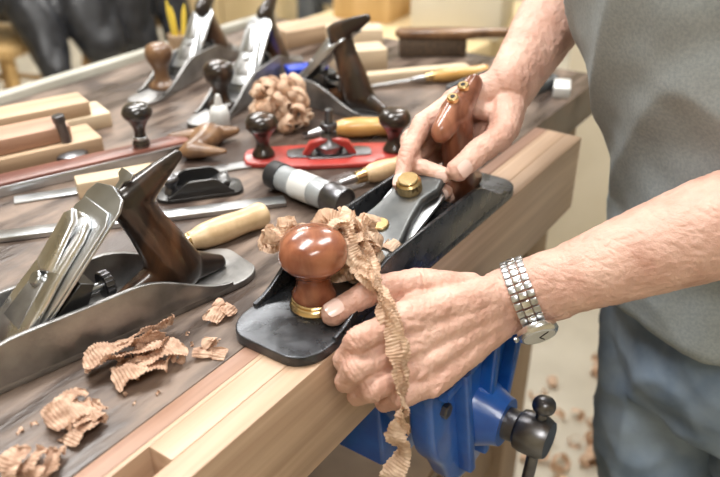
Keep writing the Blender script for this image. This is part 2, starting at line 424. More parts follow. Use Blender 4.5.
def bench_plane(name,pos,d,L=.36,W=.07,mouth=.22,toteh=.118,tx=.02,knobx=None,ch=.042,body='castgrey',totem='ebony',cap='chrome',knobm='ebony',kr=.019,low=False,bs=1.0):
    d=Vector((d[0],d[1],0)).normalized(); z=Vector((0,0,1)); y=z.cross(d)
    mx=Matrix(((d.x,y.x,0,pos[0]),(d.y,y.y,0,pos[1]),(0,0,1,pos[2]),(0,0,0,1)))
    e=empty(name,mx)
    st=.010 if low else .007
    slab('sole',sole_outline(L,W,.032 if low else .03,.03),st,.0015,M[body],e,T(0,0,st/2))
    for sgn in (-1,1):
        cp=cheek_pts(L,.035,.13,mouth+.0,L-.04,st+.003,ch)
        slab('cheek_%s'%('right' if sgn<0 else 'left'),cp,.0045,.0012,M[body],e,T(0,sgn*(W/2-.0024),0)@XZ)
    knobx=knobx or L-.075
    if not low:
        lowb=st
        slab('frog',[(mouth,lowb),(mouth-.060*bs,.060*bs),(mouth-.072*bs,.054*bs),(mouth-.060,.03),(mouth-.06,lowb)],W*.62,.002,M['japan'],e,XZ.copy())
        ang=math.radians(45); lp=slope_mx(mouth+.003,.004,ang)@Matrix.Diagonal((bs,1,1,1))
        bl=[(0,-W*.38),(.150,-W*.38),(.160,-W*.30),(.165,0),(.160,W*.30),(.150,W*.38),(0,W*.38)]
        slab('blade',bl,.0028,.0008,M['steel'],e,lp@T(0,0,.003))
        ci=[(.004,-W*.37),(.135,-W*.37),(.145,-W*.28),(.145,W*.28),(.135,W*.37),(.004,W*.37)]
        slab('cap_iron',ci,.0026,.0008,M['steel'],e,lp@T(0,0,.006))
        lc=[(.012,-W*.37),(.05,-W*.34),(.085,-W*.27),(.115,-W*.25),(.128,-W*.2),(.134,-W*.08),(.134,W*.08),(.128,W*.2),(.115,W*.25),(.085,W*.27),(.05,W*.34),(.012,W*.37)]
        slab('lever_cap',lc,.007,.003,M[cap],e,lp@T(0,0,.0115))
        slab('lever_cap_recess',[(.03,-W*.2),(.070,-W*.13),(.070,W*.13),(.03,W*.2)],.002,.0006,M['castgrey'],e,lp@T(0,0,.0147))
        slab('lever_cam',[(.0,-W*.17),(.045,-W*.12),(.052,0),(.045,W*.12),(.0,W*.17),(-.006,0)],.006,.0025,M[cap],e,lp@T(.082,0,.0165,0,0,math.radians(-6)))
        cyl('lever_screw',(lp@Vector((.070,0,.012))),(lp@Vector((.070,0,.0195))),.0065,M['steel'],e)
        slab('lateral_lever',[(.10,-.004),(.172,-.003),(.176,-.010),(.182,-.010),(.182,.010),(.176,.010),(.172,.003),(.10,.004)],.0022,.0006,M['steel'],e,lp@T(0,0,-.001))
        cyl('depth_wheel',(mouth-.094,0,.036),(mouth-.085,0,.036),.0125,M['darksteel'],e,40,.001,.06)
        cyl('depth_stud',(mouth-.097,0,.036),(mouth-.06,0,.036),.004,M['steel'],e)
        cyl('tote_boss',(tx+.105,0,st),(tx+.105,0,.017),.006,M['steel'],e)
    tote('tote',e,M[totem],T(tx,0,st),toteh,low,.86 if low else .74)
    if kr:
        K=kr/.019
        kp=[(.0,.0),(.020*K,.0),(.0205*K,.006),(.014*K,.012),(.0115*K,.022),(.013*K,.032),(.019*K,.042),(.0225*K,.052),(.021*K,.062),(.013*K,.069),(.0,.0705)]
        lathe('knob',kp,M[knobm],e,T(knobx,0,st),36,4)
    return e

# the plane in use ------------------------------------------------------------
HX=.787
pl=bench_plane('hand_plane',(HX,.354,BZ),(-1,0),L=.412,W=.092,mouth=.287,toteh=.118,tx=.012,ch=.050,body='castiron',totem='rosetote',kr=0,low=True)
def LX(X): return HX-X/1000.0
ang=math.radians(17)
slab('bed_block',[(LX(500),.010),(LX(640),.010),(LX(640),.040),(LX(600),.028)],.066,.002,M['castiron'],pl,XZ.copy())
lp=slope_mx(LX(494),.008,ang)
slab('blade',[(0,-.029),(.14,-.029),(.148,-.022),(.148,.022),(.14,.029),(0,.029)],.004,.001,M['steel'],pl,lp@T(0,0,.002))
slab('lever_cap',[(.012,-.0295),(.06,-.029),(.09,-.022),(.115,-.019),(.135,-.026),(.156,-.022),(.162,0),(.156,.022),(.135,.026),(.115,.019),(.09,.022),(.06,.029),(.012,.0295)],.012,.004,M['levergrey'],pl,lp@T(0,0,.011))
cyl('lever_cap_thumbscrew',lp@Vector((.122,0,.016)),lp@Vector((.122,0,.030)),.0130,M['brass'],pl,48,.002,.05)
cyl('lever_cap_thumbscrew_top',lp@Vector((.122,0,.030)),lp@Vector((.122,0,.0330)),.0105,M['brass'],pl)
cyl('lever_cap_screw',lp@Vector((.066,0,.015)),lp@Vector((.066,0,.0205)),.0085,M['brass'],pl,32)
cyl('adjuster_rod',(LX(625),0,.046),(LX(668),0,.056),.004,M['brass'],pl)
cyl('adjuster_knob',(LX(646),0,.050),(LX(660),0,.053),.012,M['brass'],pl,40,.002,.05)
slab('mouth_plate',[(LX(490),-.030),(LX(470),-.030),(LX(463),-.02),(LX(463),.02),(LX(470),.030),(LX(490),.030)],.003,.001,M['castgrey'],pl,T(0,0,.0112))
KX=446
lathe('knob_ferrule',[(0,0),(.0215,0),(.0225,.002),(.0215,.005),(.0195,.0065),(.0205,.0085),(.0195,.010),(.017,.011),(0,.011)],M['brass'],pl,T(LX(KX),0,.0105),48)
lathe('knob',[(0,.0),(.0175,.0),(.0195,.004),(.0170,.010),(.0155,.017),(.0170,.025),(.0240,.032),(.0290,.038),(.0300,.045),(.0285,.054),(.0235,.061),(.014,.0655),(.005,.067),(0,.0672)],M['rosewood'],pl,T(LX(KX),0,.0200),56,4)
for i,(lx_,hz) in enumerate(((.078,.1400),(.100,.1330))):
    nrm=Vector((.38,0,.92)).normalized(); c0=Vector((lx_,0,hz))
    cyl('tote_bolt_%d'%i,c0-nrm*.012,c0+nrm*.0024,.0062,M['brass'],pl)
    cyl('tote_bolt_slot_%d'%i,c0+nrm*.0022,c0+nrm*.0027,.0026,M['japan'],pl)

# big worn plane at the left -----------------------------------------------------
bench_plane('hand_plane',(.477,.468,BZ),(-.974,.228),L=.375,W=.074,mouth=.230,toteh=.122,tx=.018,knobx=.290,ch=.045,kr=.020,knobm='rosewood')
# planes at the back of the bench
bench_plane('hand_plane',(1.055,.868,BZ),(-.955,-.297),L=.36,W=.054,mouth=.215,kr=.019,knobm='ebony',toteh=.118,cap='steel',bs=.82)
bench_plane('hand_plane',(1.045,.992,BZ),(-.965,-.262),L=.33,W=.050,mouth=.19,kr=.018,knobm='brownhandle',toteh=.112,cap='steel',bs=.80)
bench_plane('hand_plane',(.893,.560,BZ),(0.02,1),L=.215,W=.052,mouth=.170,kr=0,toteh=.130,tx=.0,cap='steel',bs=.9)

# ------------------------------------------------------------------ red router plane
rp=empty('router_plane',Matrix.Translation((.736,.552,BZ))@Matrix.Rotation(math.atan2(-.129,.108),4,'Z'))
ol=[(-.108,-.012),(-.098,-.024),(-.06,-.027),(-.045,-.036),(.045,-.036),(.06,-.027),(.098,-.024),(.108,-.012),(.108,.012),(.098,.024),(.05,.030),(-.05,.030),(-.098,.024),(-.108,.012)]
ol=[(p.x,p.y) for p in cr([Vector(q) for q in ol],3,True)]
slab('base_plate',ol,.007,.002,M['redplane'],rp,T(0,0,.0035))
slab('base_rim',[(x*.50,y*.55) for x,y in ol],.003,.001,M['darksteel'],rp,T(0,0,.0075))
for i,s in enumerate((-1,1)):
    lathe('knob_%d'%i,[(0,0),(.013,0),(.014,.004),(.009,.012),(.0085,.02),(.013,.030),(.0195,.038),(.0205,.046),(.016,.053),(.007,.056),(0,.0563)],M['ebony'],rp,T(s*.084,0,.007),36,3)
cyl('cutter_post',(0,0,.006),(0,0,.066),.0055,M['darksteel'],rp)
lathe('post_collar',[(0,0),(.017,0),(.0185,.003),(.0185,.010),(.012,.016),(.010,.026),(0,.026)],M['darksteel'],rp,T(0,0,.010),36)
cyl('depth_nut',(0,0,.040),(0,0,.048),.011,M['darksteel'],rp,36,.001,.05)
slab('cutter_arch',[(-.035,0),(-.025,.018),(0,.024),(.025,.018),(.035,0),(.025,0),(.018,.010),(0,.015),(-.018,.010),(-.025,0)],.010,.002,M['redplane'],rp,T(0,-.006,.008)@XZ)

# ------------------------------------------------------------------ chisels, rules, handles
def chisel(name,h0,h1,tip,hm,w=.012,r=.0135,bm_='steel',ferr='brass'):
    e=empty(name); h0=Vector(h0);h1=Vector(h1);tip=Vector(tip)
    turned('handle',h0,h1,[(0,0),(r*.7,.0),(r*.98,.04),(r,.12),(r*.92,.3),(r*1.02,.55),(r*.95,.8),(r*.72,.93),(r*.66,.99),(0,1)],M[hm],e,32,3)
    d=(tip-h1).normalized()
    turned('ferrule',h1-d*.002,h1+d*.012,[(r*.62,0),(r*.66,.1),(r*.6,1)],M[ferr],e)
    q0=h1+d*.010; q1=h1+d*.035
    turned('bolster',q0,q1,[(r*.35,0),(r*.45,.3),(r*.3,1)],M[bm_],e)
    L=(tip-q1).length+.004
    y=Vector((0,0,1)).cross(d).normalized(); z=d.cross(y)
    mx=Matrix(((d.x,y.x,z.x,q1.x),(d.y,y.y,z.y,q1.y),(d.z,y.z,z.z,q1.z),(0,0,0,1)))@T(-.004,0,0)
    slab('blade',[(0,-w*.3),(.012,-w/2),(L-.004,-w/2),(L,-w/2+.001),(L,w/2-.001),(L-.004,w/2),(.012,w/2),(0,w*.3)],.0035,.001,M[bm_],e,mx)
    return e
chisel('wood_chisel',P(550,500,14.5),P(462,527,12),P(360,559,3),'boxwood',.016,.0140)
chisel('wood_chisel',P(752,444,13),P(694,469,12.5),P(650,488,10),'boxwood',.010,.0125)
chisel('wood_chisel',P(848,524,14),P(796,588,13),P(770,618,5),'orangewood',.010,.0135)
chisel('wood_chisel',P(1150,531,12),P(1075,594,11),P(985,668,4),'orangewood',.010,.011)
def bar(name,a,b,w,t,m,bev=.001):
    a=Vector(a);b=Vector(b); d=b-a; L=d.length; rz=math.atan2(d.y,d.x); c=(a+b)/2
    return box(name,(L,w,t),m,None,T(c.x,c.y,c.z,rz,0,-math.asin(d.z/L)),bev)
bar('steel_rule',P(430,776,1.6),P(716,583,1.6),.019,.0018,M['steel'],.0004)
bar('steel_straightedge',P(330,742,3.4),P(602,516,3.4),.019,.006,M['steel'],.001)
fl=empty('flashlight')
a0=P(626,552,18.2); a1=P(612,440,18.2)
turned('barrel',a0,a1,[(0,.0),(.0145,0),(.0155,.03),(.0155,.30),(.0165,.32),(.0165,.74),(.0155,.76),(.0155,.98),(0,.98)],M['flash'],fl,36)
turned('label',a0.lerp(a1,.34),a0.lerp(a1,.60),[(.0164,0),(.0169,.01),(.0169,.99),(.0164,1)],M['white'],fl,36)
turned('head_ring',a1-(a1-a0)*.22,a1+(a1-a0)*.02,[(.0165,0),(.0178,.1),(.0178,.9),(.0165,1),(.0150,1),(.0145,.9),(0,.9)],M['darksteel'],fl,36)
turned('tail_cap',a0-(a1-a0)*.03,a0+(a1-a0)*.14,[(0,0),(.015,0),(.0168,.12),(.0168,1),(.015,1)],M['black'],fl,36)
bp_=empty('block_plane',Matrix.Translation((.607,.586,BZ))@Matrix.Rotation(math.radians(142),4,'Z'))
slab('sole',sole_outline(.100,.042,.018,.012),.005,.001,M['japan'],bp_,T(0,0,.0025))
for s in (-1,1):
    slab('cheek_%d'%(s+1),cheek_pts(.100,.012,.035,.06,.088,.008,.024),.004,.001,M['japan'],bp_,T(0,s*.0185,0)@XZ)
slab('bed',[(.045,.005),(.02,.018),(.014,.016),(.02,.005)],.030,.001,M['japan'],bp_,XZ.copy())
lathe('front_knob',[(0,0),(.008,0),(.006,.008),(.010,.016),(.007,.021),(0,.022)],M['darksteel'],bp_,T(.082,0,.005),24,3)
# loose plane handle lying on its side behind the rule
tote('plane_tote',None,M['brownhandle'],T(.722,.690,BZ+.0125,math.radians(140))@Matrix.Rotation(math.radians(-90),4,'X')@Matrix.Diagonal((.80,.80,.72,1)),.094)
sp=empty('marking_gauge',Matrix.Translation((.548,.828,BZ+.0)))
lathe('base_disc',[(0,0),(.021,0),(.0225,.002),(.0225,.008),(.018,.011),(.008,.013),(.0065,.02),(0,.02)],M['darksteel'],sp,None,36)
cyl('stem',(0,0,.012),(-.004,.004,.052),.0065,M['darksteel'],sp)
cyl('stem_cap',(-.0035,.0035,.048),(-.0045,.0045,.058),.008,M['darksteel'],sp,32,.001,.05)
jf=empty('jointing_fence',Matrix.Translation((.535,.775,BZ))@Matrix.Rotation(math.atan2(-.073,.188),4,'Z'))
box('fence_bar',(.32,.030,.016),M['mahog'],jf,T(-.03,0,.008),.002)
box('wear_plate',(.32,.003,.012),M['steel'],jf,T(-.03,-.0167,.0065),.0004)
lathe('knob',[(0,0),(.010,0),(.011,.004),(.0075,.012),(.0075,.022),(.013,.033),(.0185,.040),(.019,.046),(.014,.053),(.005,.055),(0,.055)],M['blackknob'],jf,T(.070,0,.018),36,3)
cyl('knob_post',(.070,0,.015),(.070,0,.03),.009,M['steel'],jf)
def plank(name,c,size,rz,m,bev=.0015):
    return box(name,size,m,None,T(c[0],c[1],c[2],rz),bev)
ra=math.radians(-20)
plank('wood_plank',(.472,.878,BZ+.011),(.26,.062,.021),ra,M['oak'])
plank('wood_plank',(.520,.948,BZ+.011),(.30,.060,.021),ra,M['palewood'])
plank('wood_plank',(.450,.890,BZ+.0325),(.24,.050,.020),ra,M['redwood'])
plank('wood_plank',(.505,.952,BZ+.032),(.28,.05,.020),ra,M['oak'])
plank('wood_offcut',(.520,.705,BZ+.0105),(.09,.026,.020),math.radians(-30),M['palewood'])
plank('wood_offcut',(1.075,.74,BZ+.0185),(.09,.05,.036),math.radians(-40),M['palewood'])
plank('wood_offcut',(1.150,.80,BZ+.0235),(.10,.05,.046),math.radians(-50),M['palewood'])
plank('wood_offcut',(1.17,.92,BZ+.0165),(.14,.07,.032),math.radians(-20),M['oak'])
bar('wooden_straightedge',P(985,700,9),P(1150,570,9),.020,.017,M['palewood'],.001)
bx=empty('sharpening_stone_box',T(.975,.775,BZ,math.radians(-35)))
box('tray',(.065,.030,.016),M['bluebox'],bx,T(0,0,.0082),.002); box('lid',(.068,.032,.008),M['bluebox'],bx,T(0,0,.020),.002)
lathe('glue_bottle',[(0,0),(.012,0),(.014,.003),(.014,.022),(.011,.030),(.006,.033),(.005,.040),(.003,.048),(0,.049)],M['white'],None,T(.735,.742,BZ),32)
br=empty('bench_brush',T(1.22,.665,BZ+.0,math.radians(-55)))
slab('brush_back',[(-.07,-.016),(.05,-.018),(.07,-.010),(.13,-.008),(.145,0),(.13,.008),(.07,.010),(.05,.018),(-.07,.016),(-.078,0)],.016,.006,M['brownhandle'],br,T(0,0,.040),5)
box('bristles',(.12,.030,.032),M['bristle'],br,T(-.01,0,.0165),.003)
pc=empty('pencil_cup',T(.955,1.045,BZ))
lathe('cup',[(0,0),(.02,0),(.021,.003),(.021,.04),(.019,.041),(.018,.006),(0,.006)],M['oak'],pc,None,28)
for i,(dx,dy,h) in enumerate(((-.008,.004,.10),(.008,-.003,.09),(.002,.01,.085))):
    turned('pencil_%d'%i,(dx*.6,dy*.6,.008),(dx*1.8,dy*1.8,h),[(.0045,0),(.0045,.82),(.0012,1)],M['yellow'],pc,6)
plank('white_eraser_block',(1.145,.400,BZ+.0085),(.05,.026,.016),math.radians(20),M['white'])
tb=empty('steel_tool_tray',T(1.10,.48,BZ,math.radians(-8)))
box('tray_floor',(.16,.10,.004),M['grey'],tb,T(0,0,.0025),.001)
for i,(x,y,sx,sy) in enumerate(((0,.05,.16,.004),(0,-.05,.16,.004),(.08,0,.004,.10),(-.08,0,.004,.10))):
    box('tray_wall_%d'%i,(sx,sy,.018),M['grey'],tb,T(x,y,.0095),.001)

# ------------------------------------------------------------------ shavings on the bench
heap('wood_shavings',P(788,680,0),.044,.040,.060,90,M['paleshav'],rad=(.007,.015),w=(.007,.013))
crumple('wood_shavings',P(316,425,0),.080,.054,.015,math.radians(-18),M['shaving'],5,3,5)
crumple('wood_shavings',P(236,414,0),.048,.034,.012,math.radians(5),M['shaving'],4,8,3)
crumple('wood_shavings',P(192,402,0),.036,.028,.010,math.radians(20),M['shaving'],3,12,2)
crumple('wood_shavings',P(352,392,0),.020,.016,.006,math.radians(40),M['shaving'],2,16,1)
crumple('wood_shavings',P(396,420,0),.024,.016,.008,math.radians(100),M['shaving'],2,19,1)
s=Strips()
for i in range(26):
    x=R.uniform(205,400); y=R.uniform(383,450)
    s.curl(P(x,y,1.5),R.uniform(.001,.003),R.uniform(.4,1),R.uniform(.001,.004),rv(),.001)
s.v=[Vector((v[0],v[1],max(v[2],BZ+.0003))) for v in s.v]
s.done('wood_chips',M['shaving'])
# mass of shavings coming off the plane
s=Strips()
def tuft(n,x,y,h,rad,w,tn=(.6,1.4)):
    for i in range(n):
        c=P(R.uniform(*x),R.uniform(*y),R.uniform(*h))
        s.curl(c,R.uniform(*rad),R.uniform(*tn),R.uniform(*w),rv(),R.uniform(.001,.006),.0007,.4,7,.0028)
tuft(16,(470,548),(328,385),(24,46),(.009,.016),(.010,.018))
tuft(16,(468,520),(335,388),(42,76),(.009,.017),(.010,.017))
tuft(10,(478,525),(378,402),(32,66),(.008,.014),(.009,.014))
tuft(12,(440,476),(388,408),(46,74),(.007,.013),(.007,.012))
tuft(12,(456,492),(318,342),(40,66),(.008,.013),(.009,.015))
for i in range(7):
    s.wander(P(494,358,54),.16,(.032,.028,.024),R.uniform(.010,.016),rv(),.0006)
def hang(pts,w,side,tw=.6):
    s.add(cr([P(*p) for p in pts],30),w,.0010,.0028,side=side,nw=10,ragged=.22,twist=tw,fine=1.1)
hang([(520,350,50),(495,340,76),(474,322,68),(452,296,54),(434,270,40),(424,254,18),(412,244,-8),(416,240,-30),(402,240,-50),(408,236,-72),(395,240,-90),(400,246,-108)],.018,Vector((1,-.4,0)),1.6)
hang([(512,345,60),(488,330,82),(466,312,66),(450,288,50),(440,266,36),(430,250,12),(420,243,-12),(408,240,-34),(414,236,-54)],.013,Vector((1,-.1,.4)),2.2)
hang([(500,365,70),(478,340,86),(462,325,66),(455,306,56),(446,286,48),(438,272,34),(444,262,22)],.017,Vector((1,.3,.2)),2.0)
s.done('plane_shavings',M['paleshav'])

# ------------------------------------------------------------------ blue bench vise
vs=empty('bench_vise')
def vslab(n,ol,y0,y1,r,m,seg=3):
    return slab(n,ol,abs(y1-y0),r,m,vs,Matrix.Translation((0,(y0+y1)/2,0))@XZ,seg)
cx=.583; z0=BZ-.160
jaw=cr([Vector(p) for p in [(cx-.105,BZ-.052),(cx,BZ-.050),(cx+.105,BZ-.052),(cx+.108,BZ-.10),(cx+.095,BZ-.15),(cx+.07,BZ-.185),(cx+.045,BZ-.225),(cx,BZ-.238),(cx-.045,BZ-.225),(cx-.07,BZ-.185),(cx-.095,BZ-.15),(cx-.108,BZ-.10)]],4,True)
vslab('front_jaw',[(p.x,p.y) for p in jaw],.272,.246,.006,M['blue'])
vslab('jaw_liner',[(cx-.10,BZ-.050),(cx+.10,BZ-.050),(cx+.10,BZ-.13),(cx-.10,BZ-.13)],.290,.273,.002,M['benchbase'])
for i,dx in enumerate((-.066,0,.066)):
    vslab('jaw_rib_%d'%i,[(cx+dx-.006,BZ-.06),(cx+dx+.006,BZ-.06),(cx+dx*.5+.006,BZ-.21),(cx+dx*.5-.006,BZ-.21)],.248,.232,.003,M['blue'])
vslab('jaw_top_rib',[(cx-.098,BZ-.062),(cx+.098,BZ-.062),(cx+.098,BZ-.074),(cx-.098,BZ-.074)],.248,.236,.003,M['blue'])
turned('screw_boss',(cx,.25,z0),(cx,.215,z0),[(.040,0),(.036,.3),(.028,.8),(.026,1),(0,1)],M['blue'],vs,40)
turned('screw_hub',(cx,.218,z0),(cx,.168,z0),[(.017,0),(.017,.3),(.021,.36),(.0225,.5),(.0225,.85),(.019,1),(0,1)],M['darksteel'],vs,36)
cyl('screw_thread',(cx,.40,z0),(cx,.25,z0),.013,M['steel'],vs)
for i,dx in enumerate((-.06,.06)):
    cyl('guide_rod_%d'%i,(cx+dx,.55,z0+.01),(cx+dx,.25,z0+.01),.011,M['steel'],vs)
for i,dx in enumerate((-.085,.085)):
    cyl('jaw_bolt_%d'%i,(cx+dx,.247,BZ-.095),(cx+dx,.240,BZ-.095),.008,M['darksteel'],vs,6)
vslab('rear_jaw',[(cx-.10,BZ-.112),(cx+.10,BZ-.112),(cx+.09,BZ-.20),(cx+.04,BZ-.225),(cx-.04,BZ-.225),(cx-.09,BZ-.20)],.308,.372,.005,M['blue'])
h0=Vector((cx+.006,.181,z0+.030)); h1=Vector((cx-.026,.181,z0-.115))
cyl('tommy_bar',h0,h1,.0062,M['darksteel'],vs)
for i,(q,s_) in enumerate(((h0,1),(h1,-1))):
    dd=(h0-h1).normalized()*s_
    turned('bar_end_%d'%i,q-dd*.004,q+dd*.014,[(.006,0),(.0105,.2),(.012,.55),(.009,.9),(0,1)],M['darksteel'],vs,24,2)

# ------------------------------------------------------------------ man
man=empty('man')
def V(x,y,h): return P(x,y,h)
def arm(name,chain,wr,fingers,thumb,palmfill,creases_amp=.0012):
    """chain: forearm/upper arm capsule points; fingers: lists of 4 joints"""
    bm=bmesh.new(); joints=[]
    for (a,ra_),(b,rb_) in zip(chain[:-1],chain[1:]): capsule(bm,a,ra_,b,rb_,28,8)
    for a,b,r0,r1 in palmfill: capsule(bm,a,r0,b,r1)
    def digit(pts,rad):
        for i in range(len(pts)-1):
            a,b=pts[i],pts[i+1]; m_=(a+b)/2; rm=(rad[i]+rad[i+1])/2*.92
            capsule(bm,a,rad[i],m_,rm,18,5); capsule(bm,m_,rm,b,rad[i+1],18,5)
            if i>0: joints.append((pts[i],((pts[i+1]-pts[i]).normalized()+(pts[i]-pts[i-1]).normalized()).normalized(),rad[i]))
    for f,rad in fingers: digit(f,rad)
    digit(*thumb)
    def disp(co,n):
        d=0
        for j,a,r in joints:
            q=co-j
            if q.length<r*1.5:
                s_=q.dot(a)+.0008*noise.noise(co*200)
                for o in (-.0038,-.0006,.0030):
                    d-=creases_amp*math.exp(-((s_-o)/.0011)**2)*(.7+.5*noise.noise(co*140))
        d+=.0008*noise.noise(co*75)+.0005*noise.noise(co*210)
        w_=noise.noise(Vector((co.x*120+co.z*60,co.y*60,co.z*150)))
        d-=.0005*max(0,1-abs(w_)*6)
        return d
    return fuse(name,bm,M['skin'],man,.0014,3,disp,.5)
# --- left arm (nearer camera), hand wrapped over rail edge with thumb on the toe
lw=V(566,226,-5); le=V(694,38,98); lsh=V(745,-40,400)
ldir=(le-lw).normalized()
LI=[V(466,274,18),V(411,284,23),V(408,295,0),V(424,297,-15)]
LM=[V(459,266,-1),V(400,278,4),V(405,292,-19),V(422,296,-31)]
LR=[V(457,254,-20),V(406,265,-14),V(413,285,-36),V(430,291,-46)]
LP_=[V(462,241,-36),V(424,249,-29),V(428,268,-46),V(442,280,-55)]
LT=[V(548,252,10),V(509,284,26),V(471,308,31),V(434,325,20)]
fr=[.0124,.0116,.0100,.0086]; frp=[.0110,.0101,.0087,.0075]
up=Vector((0,0,1)); wside=(up-ldir*up.dot(ldir)).normalized()
bk=wside.cross(ldir).normalized()
if bk.y>0: bk=-bk            # toward the back of the hand
chain=[(lsh,.056),(le,.046),(le.lerp(lw,.25),.0455),(le.lerp(lw,.55),.038),(le.lerp(lw,.85),.029),(lw,.0255)]
pf=[(lw+wside*.010,LI[0],.021,.0142),(lw+wside*.003,LM[0],.022,.0144),(lw-wside*.005,LR[0],.021,.0138),(lw-wside*.012,LP_[0],.019,.0128),
    (LI[0],LM[0],.0125,.013),(LM[0],LR[0],.013,.0125),(LR[0],LP_[0],.0125,.0115),
    (V(500,262,2),V(500,250,-22),.019,.017),(V(535,243,4),V(509,280,20),.018,.0135),(V(505,277,16),V(478,275,17),.013,.012),(V(520,262,6),V(500,268,6),.018,.017),
    (lw+wside*.008,lw+ldir*.05+wside*.006,.0245,.028),(lw-wside*.008,lw+ldir*.05-wside*.006,.0245,.028)]
for q,rr in ((LI[0],.0062),(LM[0],.0064),(LR[0],.0056),(LP_[0],.005)):   # extensor tendons
    pf.append((lw+bk*.020-ldir*.012,q+bk*.0122,.004,rr))
pf.append((lw+bk*.0225+wside*.006-ldir*.02,V(487,252,-11)+bk*.0125,.0026,.0024))   # veins
pf.append((V(515,240,2)+bk*.013,V(480,262,6)+bk*.0140,.0024,.0022))
pf.append((V(525,232,-10)+bk*.014,V(478,240,-30)+bk*.0130,.0024,.0022))
pf.append((V(500,284,18),V(480,284,15),.010,.009))
pf.append((lw+ldir*.035+wside*.022,lw+ldir*.12+wside*.030,.0045,.0065))
arm('left_arm_and_hand',chain,lw,[(LI,fr),(LM,fr),(LR,[x*.97 for x in fr]),(LP_,frp)],(LT,[.0160,.0142,.0134,.0110]),pf)
# --- right arm, hand gripping the tote, index finger pointing along the plane
rw=V(776,332,122); re=V(1028,346,226); rsh=V(869,280,440)
rdir=(re-rw).normalized()
RI=[V(728,374,114),V(672,380,104),V(630,373,86),V(605,364,64)]
RM=[V(728,386,95),V(668,392,84),V(634,368,74),V(641,335,68)]
RR=[V(731,386,74),V(672,392,62),V(638,368,53),V(646,335,47)]
RP_=[V(736,382,55),V(684,390,44),V(652,368,38),V(660,339,34)]
RT=[V(750,318,104),V(706,306,95),V(671,313,88),V(642,320,77)]
side=(Vector((0,0,1))-rdir*rdir.z).normalized()
chain=[(rsh,.056),(re,.045),(re.lerp(rw,.25),.046),(re.lerp(rw,.55),.040),(re.lerp(rw,.85),.032),(rw,.027)]
pf=[(rw+side*.008,RI[0],.022,.0142),(rw,RM[0],.023,.0145),(rw-side*.010,RR[0],.022,.014),(rw-side*.016,RP_[0],.020,.0128),
    (RI[0],RM[0],.0128,.013),(RM[0],RR[0],.013,.0125),(RR[0],RP_[0],.0125,.0115),
    (V(762,340,100),V(748,366,70),.022,.017),(V(765,326,110),V(722,308,99),.022,.0165),(V(752,336,92),V(742,340,70),.020,.017),(V(738,328,106),V(732,346,108),.011,.010),
    (V(745,320,90),V(714,313,85),.018,.013),
    (rw+side*.008,rw+rdir*.05+side*.006,.0255,.030),(rw-side*.008,rw+rdir*.05-side*.006,.0255,.030)]
pf.append((rw+side*.0215,V(735,368,125),.004,.005))
pf.append((V(765,318,120),V(712,300,105),.0042,.004))
pf.append((V(770,335,134),V(738,352,123),.003,.003))
arm('right_arm_and_hand',chain,rw,[(RI,fr),(RM,fr),(RR,[x*.97 for x in fr]),(RP_,frp)],(RT,[.0172,.0150,.0142,.0118]),pf)
def nail(name,tip,prev,dors,r,w=.0068,l=.0078):
    a=(tip-prev).normalized(); n=(dors-a*dors.dot(a)).normalized(); b=n.cross(a)
    v=[];f=[];NU,NV=9,9
    for i in range(NU):
        for j in range(NV):
            u=-1+2*i/(NU-1); t=-1+2*j/(NV-1)
            x=w*t*math.sqrt(max(0,1-.25*abs(u)**3)); y=l*u*math.sqrt(max(0,1-.35*t*t))
            hh=r-.42*x*x/r+.0006-.0005*(u*u)
            v.append(tip+a*(y-.001)+b*x+n*hh)
    for i in range(NU-1):
        for j in range(NV-1): f.append((i*NV+j,i*NV+j+1,(i+1)*NV+j+1,(i+1)*NV+j))
    link(name,mesh(name,v,f),M['nail'],man,True,None,None)
nail('right_thumb_nail',RT[3],RT[2],Vector((-.35,-.80,.45)),.0122,.0076,.0085)
nail('left_thumb_nail',LT[3],LT[2],Vector((-.25,-.35,.90)),.0115,.0072,.0080)
nail('right_middle_nail',RM[3],RM[2],Vector((-1,-.1,.1)),.0088,.0055,.0062)
nail('right_ring_nail',RR[3],RR[2],Vector((-1,-.1,.1)),.0086,.0055,.0062)
nail('right_index_nail',RI[3],RI[2],Vector((-.6,.1,.8)),.0090,.0058,.0066)
# watch on the left wrist
wt=empty('wristwatch'); wt.parent=man
wc=lw+ldir*.020; camp=Vector((0,0,BZ+.4)); cd=camp-wc; cd=(cd-ldir*cd.dot(ldir)).normalized(); dn=ldir.cross(cd).normalized()
if dn.z>0: dn=-dn
nl=28; A=.0340; B=.0318
def ringpos(ph,o=0): return wc+cd*math.cos(ph)*(B+o)+dn*math.sin(ph)*(A+o)
for i in range(nl):
    ph=2*math.pi*i/nl
    n=(cd*math.cos(ph)+dn*math.sin(ph)).normalized(); tg=(-cd*math.sin(ph)+dn*math.cos(ph)).normalized()
    for k,(off,ww,bb) in enumerate(((-.0075,.0064,0),(0,.0076,.0008),(.0075,.0064,0))):
        c=ringpos(ph,bb)+ldir*off
        mx=Matrix(((tg.x,ldir.x,n.x,c.x),(tg.y,ldir.y,n.y,c.y),(tg.z,ldir.z,n.z,c.z),(0,0,0,1)))
        box('link_%d_%d'%(i,k),(.0064,ww,.0032),M['chrome'] if k==1 else M['steel'],wt,mx,.0009,2)
ph=math.radians(68); cn=(cd*math.cos(ph)+dn*math.sin(ph)).normalized(); cp=ringpos(ph,-.001)
turned('case',cp,cp+cn*.0095,[(.015,0),(.0185,.2),(.0190,.6),(.0175,.85),(.0160,1.0),(0,1.0)],M['chrome'],wt,44)
turned('dial',cp+cn*.0092,cp+cn*.0099,[(.0145,0),(.0145,1),(0,1)],M['white'],wt,44)
tg=(-cd*math.sin(ph)+dn*math.cos(ph))
